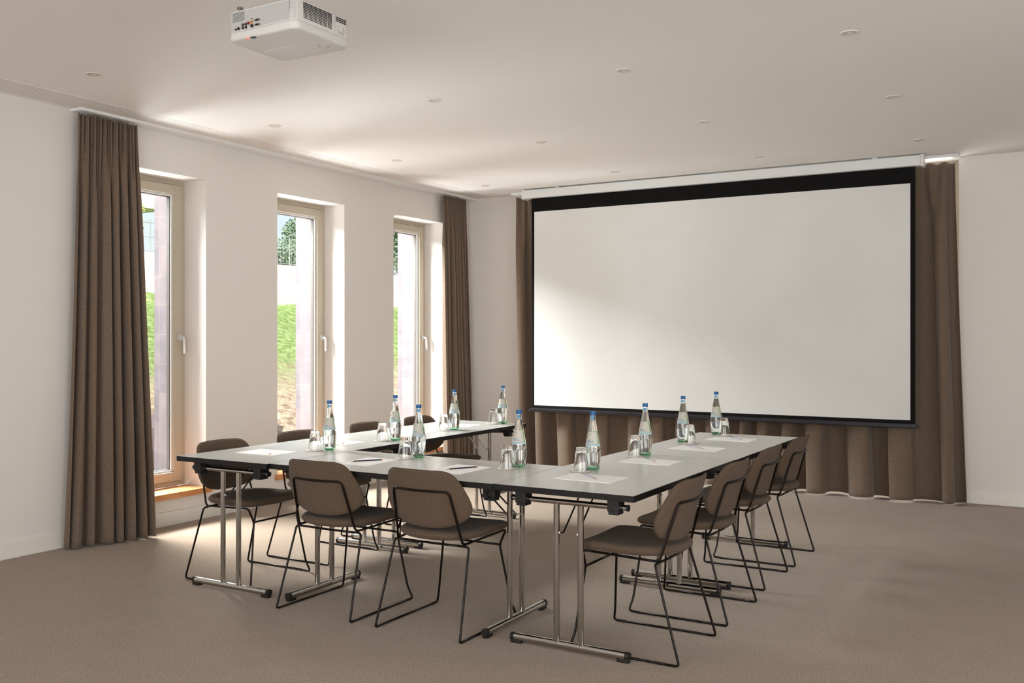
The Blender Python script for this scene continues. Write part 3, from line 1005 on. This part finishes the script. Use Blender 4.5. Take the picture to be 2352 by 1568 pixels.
# ---------------------------------------------------------------- folding tables
TH = 0.74
tb = empty('folding_table', (0, 0, 0))
bm = bmesh.new(); box(bm, -.3475, .3475, -.6975, .6975, TH - .0265, TH, 0)
link_bm('tabletop', bm, M['laminate'], tb)
bm = bmesh.new()
for (x0, x1, y0, y1) in ((-.3495, -.3475, -.6995, .6995), (.3475, .3495, -.6995, .6995), (-.3475, .3475, -.6995, -.6975), (-.3475, .3475, .6975, .6995)):
    box(bm, x0, x1, y0, y1, TH - .028, TH - .0006)
box(bm, -.3475, .3475, -.6975, .6975, TH - .028, TH - .0268)
link_bm('edge_band', bm, M['edge'], tb)
for s in (-1, 1):
    yb = s * .6215
    bm = bmesh.new(); tube(bm, [(-.292, yb, .672), (.292, yb, .672)], .0125, 16)
    cb = link_bm('upper_crossbar', bm, M['chrome'], tb, True, 40)
    for x in (-1, 1):
        bm = bmesh.new(); tube(bm, [(x * .286, yb, .672), (x * .294, yb, .672)], .0145, 16)
        link_bm('tube_cap', bm, M['plastic'], cb, True, 40)
        bm = bmesh.new()
        box(bm, x * .232 - .027, x * .232 + .027, yb - .034, yb + .034, .655, .712, .004)
        box(bm, x * .232 - .024, x * .232 + .024, yb - .030, yb + .030, .641, .656, .004)
        link_bm('bracket', bm, M['plastic'], tb)
        bm = bmesh.new(); tube(bm, [(x * .0605, yb, .035), (x * .0605, yb, .665)], .0142, 16)
        link_bm('post', bm, M['chrome'], tb, True, 40)
        bm = bmesh.new()
        tube(bm, fillet([(x * .046, yb, .532), (x * .036, yb - s * .018, .528), (x * .036, yb - s * .215, .700), (x * .036, yb - s * .24, .709)], .012), .0042, 8)
        link_bm('folding_stay', bm, M['chrome'], tb, True, 50)
    bm = bmesh.new(); tube(bm, [(-.285, yb, .0285), (.285, yb, .0285)], .0175, 18)
    fb = link_bm('foot_bar', bm, M['chrome'], tb, True, 40)
    for x in (-1, 1):
        bm = bmesh.new()
        tube(bm, [(x * .278, yb, .0285), (x * .297, yb, .0285)], .0181, 18)
        box(bm, x * .268 - .028, x * .268 + .028, yb - .013, yb + .013, 0.0, .016, .003)
        link_bm('end_cap', bm, M['plastic'], fb, True, 40)
    bm = bmesh.new(); box(bm, -.05, .05, yb - s * .236 - .012, yb - s * .236 + .012, .703, .712)
    link_bm('stay_plate', bm, M['plastic'], tb)
index_kids()
tabs = [((-1.955, 4.462), 0, 'grey folding table at the front right corner, nearest to the camera'),
        ((-1.949, 5.863), 0, 'grey folding table at the far end of the right arm, nearest to the screen'),
        ((-3.004, 4.107), pi / 2, 'grey folding table set crosswise, joining the two arms of the U'),
        ((-4.0555, 4.438), 0, 'grey folding table at the front left corner, beside the first window'),
        ((-4.052, 5.839), 0, 'grey folding table at the far end of the left arm, near the third window')]
for i, ((x, y), rz, lb) in enumerate(tabs):
    o = tb if i == 0 else copy_tree(tb)
    o.location = (x, y, 0); o.rotation_euler = (0, 0, rz)
    tag(o, lb, 'table', 'folding tables set in a U shape')

# ---------------------------------------------------------------- chairs
RR = 0.0058


def smooth_closed(pts, sub=5):
    n = len(pts); out = []
    for i in range(n):
        p0, p1, p2, p3 = (Vector(pts[(i + k - 1) % n]) for k in range(4))
        for k in range(sub):
            t = k / sub
            out.append(0.5 * ((2 * p1) + (-p0 + p2) * t + (2 * p0 - 5 * p1 + 4 * p2 - p3) * t * t + (-p0 + 3 * p1 - 3 * p2 + p3) * t ** 3))
    return out


def cushion(outline, centre, f, T, rings=(0.15, 0.35, 0.55, 0.72, 0.85, 0.92, 0.965, 0.99, 1.0), edge=0.10, puff=0.0):
    """outline: closed 2D loop; f(u, v, w) maps plane coords plus thickness offset to 3D"""
    bm = bmesh.new()
    n = len(outline); c = Vector(centre)

    def off(s):
        if s <= 1 - edge:
            base = 1.0
        else:
            q = (s - (1 - edge)) / edge
            base = sqrt(max(0.0, 1 - q * q))
        return (T / 2) * base + puff * (1 - s * s)
    top, bot = [], []
    for s in rings:
        rt, rb = [], []
        for p in outline:
            q = c + (p - c) * s
            w = off(s)
            rt.append(bm.verts.new(f(q.x, q.y, w)))
            if s < 1.0:
                rb.append(bm.verts.new(f(q.x, q.y, -w + puff * (1 - s * s) * 0.6)))
        top.append(rt); bot.append(rb if rb else rt)
    for R, flip in ((top, 0), (bot, 1)):
        for a, b in zip(R, R[1:]):
            for k in range(n):
                q = (a[k], a[(k + 1) % n], b[(k + 1) % n], b[k])
                bm.faces.new(q if not flip else q[::-1])
        s0 = bm.verts.new(f(c.x, c.y, (off(0)) * (1 if not flip else -1) + (puff * 0.6 if flip else 0) * 0))
        for k in range(n):
            q = (s0, R[0][k], R[0][(k + 1) % n])
            bm.faces.new(q if not flip else q[::-1])
    return bm


ch = empty('conference_chair', (0, 0, 0))
# seat
so = [(0, .238), (.10, .238), (.18, .236), (.214, .226), (.228, .198), (.230, .14), (.229, .05), (.224, -.03), (.208, -.095), (.175, -.150), (.125, -.188), (.065, -.208)]
so = so + [(0, -.214)] + [(-x, y) for x, y in so[:0:-1]]
seat_out = smooth_closed(so, 4)


def fseat(u, v, w):
    z = 0.472 - 0.020 * (1 - ((v - 0.02) / 0.23) ** 2) * 0.5 + 0.012 * (abs(u) / .22) ** 2 * 0.6 - 0.018 * max(0, v - .12) / .12 * 0.5 + 0.030 * (v + 0.02) * 0.55
    return Vector((u, v, z + w))


seat = link_bm('seat', cushion(seat_out, (0, 0.02), fseat, 0.040, edge=0.11), M['chair_fabric'], ch, True)
bm = bmesh.new(); pp = [fseat(p.x * 1.002, p.y * 1.002, -0.002) for p in seat_out]; tube(bm, pp + [pp[0]], .0016, 6, cap=False)
link_bm('piping', bm, M['chair_fabric'], seat, True)
# backrest
bo = [(0, .789), (.09, .788), (.150, .785), (.186, .768), (.206, .738), (.226, .69), (.241, .64), (.241, .60), (.220, .562), (.172, .530), (.105, .511), (.05, .505)]
bo = bo + [(0, .503)] + [(-x, y) for x, y in bo[:0:-1]]
back_out = smooth_closed(bo, 4)


def fback(u, v, w):
    y = -.150 - (v - .43) * .300 + 1.1 * (u * u - .026) + RR + .0135
    return Vector((u, y + w, v - w * 0.3))


bk = link_bm('backrest', cushion(back_out, (0, .645), fback, 0.025, edge=0.085), M['chair_fabric'], ch, True)
bm = bmesh.new(); pp = [fback(p.x * 1.001, .645 + (p.y - .645) * 1.001, -0.006) for p in back_out]; tube(bm, pp + [pp[0]], .0016, 6, cap=False)
link_bm('piping', bm, M['chair_fabric'], bk, True)
# back hoop + side rails in one bent rod
top = [(x, -.228 + 1.1 * (x * x - .0262), .690) for x in (.10, .05, 0, -.05, -.10)]
pts = [(.211, .165, .4455), (.190, -.150, .430), (.162, -.228, .690)] + top + [(-.162, -.228, .690), (-.190, -.150, .430), (-.211, .165, .4455)]
bm = bmesh.new(); tube(bm, fillet(pts, .026), RR, 10)
link_bm('back_frame', bm, M['rod'], ch, True)
for s in (-1, 1):
    # front leg: seat corner, inward kink, down, kick out to the runner
    pts = [(s * .211, .165, .4455), (s * .2115, .212, .448), (s * .172, .216, .365), (s * .222, .246, .070), (s * .244, .262, RR + .001), (s * .246, .20, RR + .001)]
    bm = bmesh.new(); tube(bm, fillet(pts, .020), RR, 10)
    link_bm('front_leg', bm, M['rod'], ch, True)
    pts = [(s * .246, .20, RR + .001), (s * .246, 0, RR + .001), (s * .246, -.20, RR + .001)]
    bm = bmesh.new(); tube(bm, pts, RR, 10)
    link_bm('floor_runner', bm, M['rod'], ch, True)
    pts = [(s * .246, -.20, RR + .001), (s * .246, -.262, RR + .001), (s * .2175, -.140, .423), (s * .16, -.146, .424)]
    bm = bmesh.new(); tube(bm, fillet(pts, .018), RR, 10)
    link_bm('rear_leg', bm, M['rod'], ch, True)
pts = [(x, -.152 + .006 * (x / .16) ** 2 - (0.0), .424) for x in (-.16, -.1, -.05, 0, .05, .1, .16)]
bm = bmesh.new(); tube(bm, pts, RR, 10); link_bm('rear_rail', bm, M['rod'], ch, True)
bm = bmesh.new(); tube(bm, [(-.172, .216, .365), (.172, .216, .365)], RR, 10); link_bm('crossbar', bm, M['rod'], ch, True)
index_kids()
N_, W_, E_ = 0, pi / 2, -pi / 2
chairs = [((-1.712, 4.134), W_, 'chair on the right side, closest to the camera'),
          ((-1.712, 4.805), W_, 'chair on the right side, second from the camera'),
          ((-1.738, 5.557), W_, 'chair on the right side, third from the camera'),
          ((-1.730, 6.203), W_, 'chair on the right side, farthest from the camera'),
          ((-3.325, 3.934), N_, 'chair with its back to the camera, left of the two'),
          ((-2.678, 3.938), N_, 'chair with its back to the camera, right of the two'),
          ((-4.228, 4.120), E_, 'chair on the window side, behind the front left table corner'),
          ((-4.232, 4.782), E_, 'chair on the window side, in front of the second window'),
          ((-4.240, 5.516), E_, 'chair on the window side, between second and third windows'),
          ((-4.245, 6.165), E_, 'chair on the window side, in front of the third window')]
for i, ((x, y), rz, lb) in enumerate(chairs):
    o = ch if i == 0 else copy_tree(ch)
    o.location = (x, y, 0); o.rotation_euler = (0, 0, rz)
    tag(o, 'brown wire-frame ' + lb, 'chair', 'conference chairs around the tables')

# ---------------------------------------------------------------- things on the tables
OFS = Vector((0, 0, 0))
# coaster
co = bmesh.new(); lathe(co, [(0, 0), (.050, 0), (.0525, .0012), (.0525, .0026), (.050, .0036)], 32)
coaster = empty('coaster'); coaster_c = link_bm('card', co, M['coaster'], coaster, True, 40)
co = bmesh.new(); lathe(co, [(.0505, .0036), (.049, .0042), (0, .0042)], 32)
link_bm('paper_cover', co, M['coaster_top'], coaster, True, 40)
# upturned tumbler, rim down
gz = .0045
gb = bmesh.new()
prof = [(.0395, gz), (.0392, gz + .002), (.0350, gz + .045), (.0300, gz + .088), (.0285, gz + .093), (.0275, gz + .096), (.0272, gz + .112), (.0260, gz + .115), (0, gz + .115)]
inner = [(0, gz + .094), (.0245, gz + .093), (.0268, gz + .088), (.0325, gz + .045), (.0372, gz + .002), (.0375, gz)]
lathe(gb, prof + [(r, z) for r, z in []], 40)
lathe(gb, inner, 40)
# rim ring joins outer and inner walls
lathe(gb, [(.0375, gz), (.0395, gz)], 40)
bmesh.ops.remove_doubles(gb, verts=gb.verts, dist=0.00005)
tumbler = link_bm('water_glass', gb, M['glass'], None, True, 50)

# bottle
bottle = empty('water_bottle')
BP = [(0, .002), (.026, .0), (.031, .003), (.0335, .010), (.0375, .040), (.0398, .075), (.0400, .095), (.0385, .120), (.0345, .145), (.0290, .175), (.0235, .205), (.0180, .235), (.0145, .255), (.0135, .270), (.0133, .284)]


def brad(z):
    for (r0, z0), (r1, z1) in zip(BP[1:], BP[2:]):
        if z0 <= z <= z1:
            return r0 + (r1 - r0) * (z - z0) / (z1 - z0)
    return .0133


def dense(prof, n=5):
    out = []
    P = [Vector((r, z)) for r, z in prof]
    for i in range(len(P) - 1):
        p0 = P[max(i - 1, 0)]; p1 = P[i]; p2 = P[i + 1]; p3 = P[min(i + 2, len(P) - 1)]
        for k in range(n):
            t = k / n
            q = 0.5 * ((2 * p1) + (-p0 + p2) * t + (2 * p0 - 5 * p1 + 4 * p2 - p3) * t * t + (-p0 + 3 * p1 - 3 * p2 + p3) * t ** 3)
            out.append((max(q.x, 0), q.y))
    out.append(tuple(P[-1]))
    return out


DP = dense(BP[3:], 4)
WT = .0022
gb = bmesh.new()
outer = BP[:3] + DP
lathe(gb, outer, 40)
inner = [(0, .0065), (.026, .007), (.0305, .010)] + [(r - WT, z) for r, z in DP if z > .0115]
lathe(gb, inner, 40)
lathe(gb, [(outer[-1][0] - WT, outer[-1][1]), outer[-1]], 40)
bmesh.ops.remove_doubles(gb, verts=gb.verts, dist=0.00003)
link_bm('glass_body', gb, M['bottle'], bottle, True, 50)
wb = bmesh.new()
WL = .250
wi = [(0, .0062), (.0262, .0066), (.0308, .0098)] + [(r - WT + .0003, z) for r, z in DP if .0115 < z < WL]
wi += [(brad(WL) - WT + .0003, WL), (0, WL)]
lathe(wb, wi, 40)
link_bm('water', wb, M['water'], bottle, True, 50)
cb = bmesh.new()
lathe(cb, [(.0137, .277), (.0152, .277), (.0154, .280), (.0154, .2935), (.0146, .2965), (0, .2970)], 36)
lathe(cb, [(.0137, .277), (.0138, .292), (0, .292)], 36)
link_bm('cap', cb, M['cap'], bottle, True, 40)


def patch(z0, z1, a0, a1, m, lift, name, parent, nz=6, na=16, skew=None):
    bm = bmesh.new(); rows = []
    for j in range(nz + 1):
        z = z0 + (z1 - z0) * j / nz
        row = []
        for i in range(na + 1):
            a = a0 + (a1 - a0) * i / na
            if callable(skew):
                z_ = skew(i / na, j / nz, z)
            else:
                z_ = z
            r = brad(z_) + lift
            row.append(bm.verts.new((r * cos(a), r * sin(a), z_)))
        rows.append(row)
    for j in range(nz):
        for i in range(na):
            bm.faces.new((rows[j][i], rows[j][i + 1], rows[j + 1][i + 1], rows[j + 1][i]))
    return link_bm(name, bm, m, parent, True)


# label faces local -x .. +x about angle 0 = towards the viewer side; angles grow to the right seen from outside
LB = patch(.132, .193, radians(-100), radians(38), M['label'], .00035, 'label', bottle)
patch(.132, .1975, radians(38), radians(52), M['label_green'], .00036, 'label_border', LB, na=4)
patch(.193, .1975, radians(-8), radians(38), M['label_green'], .00036, 'label_border', LB, nz=1)
patch(.122, .132, radians(-100), radians(60), M['label_pale'], .00034, 'label_foot', LB, nz=3)
patch(.1285, .1305, radians(-100), radians(24), M['label_text'], .0006, 'label_wave', LB, nz=1, na=40,
      skew=lambda s, t, z: z + .0022 * sin(s * 9))
patch(.2575, .2710, radians(-58), radians(18), M['neck_label'], .0003, 'neck_label', bottle, nz=2, na=10)


def wrap_text(txt, size, a_center, zc, lift, m, name, parent, arch=0.0, tilt=0.0, align='CENTER'):
    cu = bpy.data.curves.new('text', 'FONT')
    cu.body = txt; cu.size = size; cu.align_x = align; cu.align_y = 'CENTER'; cu.resolution_u = 3
    to = bpy.data.objects.new('text', cu)
    COL.objects.link(to)
    bpy.context.view_layer.update()
    dg = bpy.context.evaluated_depsgraph_get()
    me = bpy.data.meshes.new_from_object(to.evaluated_get(dg))
    bpy.data.objects.remove(to)
    for v in me.vertices:
        x, y = v.co.x, v.co.y
        x, y = x * cos(tilt) - y * sin(tilt), x * sin(tilt) + y * cos(tilt)
        z = zc + y + arch * x * x
        r0 = brad(zc)
        a = a_center + x / r0
        r = brad(min(max(z, .01), .28)) + lift
        v.co = (r * cos(a), r * sin(a), z)
    me.materials.append(m)
    o = bpy.data.objects.new(name, me); COL.objects.link(o); o.parent = parent
    return o


wrap_text('RELL', .0205, radians(-36), .1455, .0007, M['label_text'], 'print', LB)
wrap_text('CKY', .0105, radians(-52), .1815, .0007, M['label_navy'], 'print', LB, tilt=radians(-24))
patch(.160, .172, radians(-74), radians(-62), M['label_red'], .0006, 'print', LB, nz=1, na=2)

# pencils: body along +x, hexagonal


def make_pencil(style):
    e = empty('pencil')
    R = .0037
    L0, L1 = 0.0, .155
    bm = bmesh.new()
    for k in range(6):
        pass
    ring = lambda x, r: [(x, r * cos(pi / 3 * k + pi / 6), r * sin(pi / 3 * k + pi / 6)) for k in range(6)]
    a = [bm.verts.new(p) for p in ring(L0, R)]; b2 = [bm.verts.new(p) for p in ring(L1, R)]
    for k in range(6):
        f = bm.faces.new((a[k], a[(k + 1) % 6], b2[(k + 1) % 6], b2[k]))
        f.material_index = 1 if (style == 'navy' and k % 2 == 0) else 0
    bm.faces.new(a[::-1]); bm.faces.new(b2)
    body = M['pencil_black'] if style == 'black' else M['pencil_navy'] if style == 'navy' else M['pencil_white']
    link_bm('barrel', bm, [body, M['pencil_white']], e)
    bm = bmesh.new(); tube(bm, [(L1, 0, 0), (L1 + .017, 0, 0)], R, 6, radii=[R, .0010]); link_bm('sharpened_wood', bm, M['pencil_wood'], e)
    bm = bmesh.new(); tube(bm, [(L1 + .017, 0, 0), (L1 + .021, 0, 0)], .001, 6, radii=[.0010, .0002]); link_bm('lead', bm, M['lead'], e)
    bm = bmesh.new(); tube(bm, [(L0 - .008, 0, 0), (L0, 0, 0)], R, 12, radii=[R * .9, R * 1.02]); link_bm('end_cap', bm, M['pencil_orange'] if style != 'navy' else M['pencil_wood'], e)
    return e


pen = {s: make_pencil(s) for s in ('black', 'navy', 'white')}
index_kids()
used = set()


def place(proto, loc, rz, label, cat, group, ry=0.0):
    if proto.name in used:
        o = copy_tree(proto)
    else:
        used.add(proto.name); o = proto
    o.location = loc; o.rotation_euler = (0, 0, rz)
    tag(o, label, cat, group)
    return o


# bottle xy, glass xy, description of the place
SET = [((-3.846, 4.400), (-3.878, 4.352), 'nearest to the front left table corner'),
       ((-3.834, 5.030), (-3.851, 5.005), 'on the left arm, second from the front'),
       ((-3.174, 4.380), (-3.200, 4.320), 'on the crosswise table, left of two'),
       ((-3.898, 5.822), (-3.925, 5.765), 'on the left arm, third from the front'),
       ((-3.868, 6.461), (-3.895, 6.402), 'at the far end of the left arm'),
       ((-2.487, 4.318), (-2.501, 4.252), 'on the crosswise table, right of two'),
       ((-2.112, 4.423), (-2.131, 4.356), 'on the right arm, nearest to the camera'),
       ((-2.113, 5.118), (-2.133, 5.050), 'on the right arm, second from the camera'),
       ((-2.168, 5.885), (-2.105, 5.830), 'on the right arm, third from the camera'),
       ((-2.145, 6.482), (-2.085, 6.440), 'on the right arm, farthest from the camera')]
for (bx, by), (gx, gy), s in SET:
    # keep the bottle clear of coaster rim and glass
    a = atan2(-by, -bx) + radians(8)
    dv = Vector((bx - gx, by - gy)); L = dv.length
    if L < .083:
        dv = dv.normalized() * .083
    gx_, gy_ = bx - dv.x, by - dv.y
    place(bottle, (bx, by, TH + .0004), a, 'blue-capped glass water bottle ' + s, 'bottle', 'water bottles on the tables')
    # coaster lies under the glass and stops short of the bottle foot
    cdir = -dv.normalized() * .011
    place(coaster, (gx_ + cdir.x, gy_ + cdir.y, TH), 0, 'round beige coaster under the glass ' + s, 'coaster', 'coasters on the tables')
    place(tumbler, (gx_ + cdir.x * .5, gy_ + cdir.y * .5, TH), random.uniform(0, 3), 'upturned clear drinking glass ' + s, 'glass', 'upturned glasses on the tables')

bm = bmesh.new(); box(bm, -.1485, .1485, -.105, .105, 0, .0022)
for k in range(1, 4):
    pass
sheet = link_bm('writing_paper', bm, M['paper'])
PAP = [((-4.080, 4.117), .02, 'left', 'nearest to the front left table corner'),
       ((-4.075, 4.740), .00, 'left', 'on the left arm, second from the front'),
       ((-4.060, 5.530), .02, 'left', 'on the left arm, third from the front'),
       ((-4.085, 6.140), .02, 'left', 'at the far end of the left arm'),
       ((-3.300, 4.080), pi / 2 + .03, 'mid', 'on the crosswise table, left of two'),
       ((-2.708, 4.083), pi / 2 - .01, 'mid', 'on the crosswise table, right of two'),
       ((-1.989, 4.147), -.03, 'right', 'on the right arm, nearest to the camera'),
       ((-1.976, 4.865), -.03, 'right', 'on the right arm, second from the camera'),
       ((-1.962, 5.585), -.03, 'right', 'on the right arm, third from the camera'),
       ((-1.947, 6.201), -.03, 'right', 'on the right arm, farthest from the camera')]
# pencil ends (start, tip direction) measured on the table
PEN = [((-4.060, 4.100), (-3.990, 4.053)), ((-4.075, 4.747), (-3.989, 4.690)), ((-4.08, 5.51), (-4.01, 5.462)), ((-4.07, 6.110), (-3.984, 6.083)),
       ((-3.264, 4.160), (-3.364, 4.013)), ((-2.655, 4.182), (-2.747, 4.017)), ((-1.933, 4.096), (-2.080, 4.228)), ((-1.924, 4.836), (-2.085, 4.981)),
       ((-1.913, 5.544), (-2.051, 5.652)), ((-1.866, 6.171), (-2.001, 6.283))]
for i, (((x, y), rz, side, s), (p, q)) in enumerate(zip(PAP, PEN)):
    o = sheet if i == 0 else sheet.copy()
    if i:
        COL.objects.link(o)
    o.location = (x, y, TH); o.rotation_euler = (0, 0, rz)
    tag(o, 'blank white writing paper ' + s, 'paper', 'sheets of writing paper on the tables')
    if side == 'left':
        e = pen['white']; start, tip = Vector(q), Vector(p); lb = 'white orange-ended pencil on the paper '
    elif side == 'mid':
        e = pen['black']; start, tip = Vector(p), Vector(q); lb = 'black orange-ended pencil on the paper '
    else:
        e = pen['navy']; start, tip = Vector(q), Vector(p); lb = 'navy and white pencil on the paper '
    d = (tip - start).normalized()
    mid = (start + tip) / 2 if side != 'left' else start + d * .085
    st = mid - d * .085
    place(e, (st.x, st.y, TH + .0022 + .0033), atan2(d.y, d.x), lb + s, 'pencil', 'pencils on the writing paper')
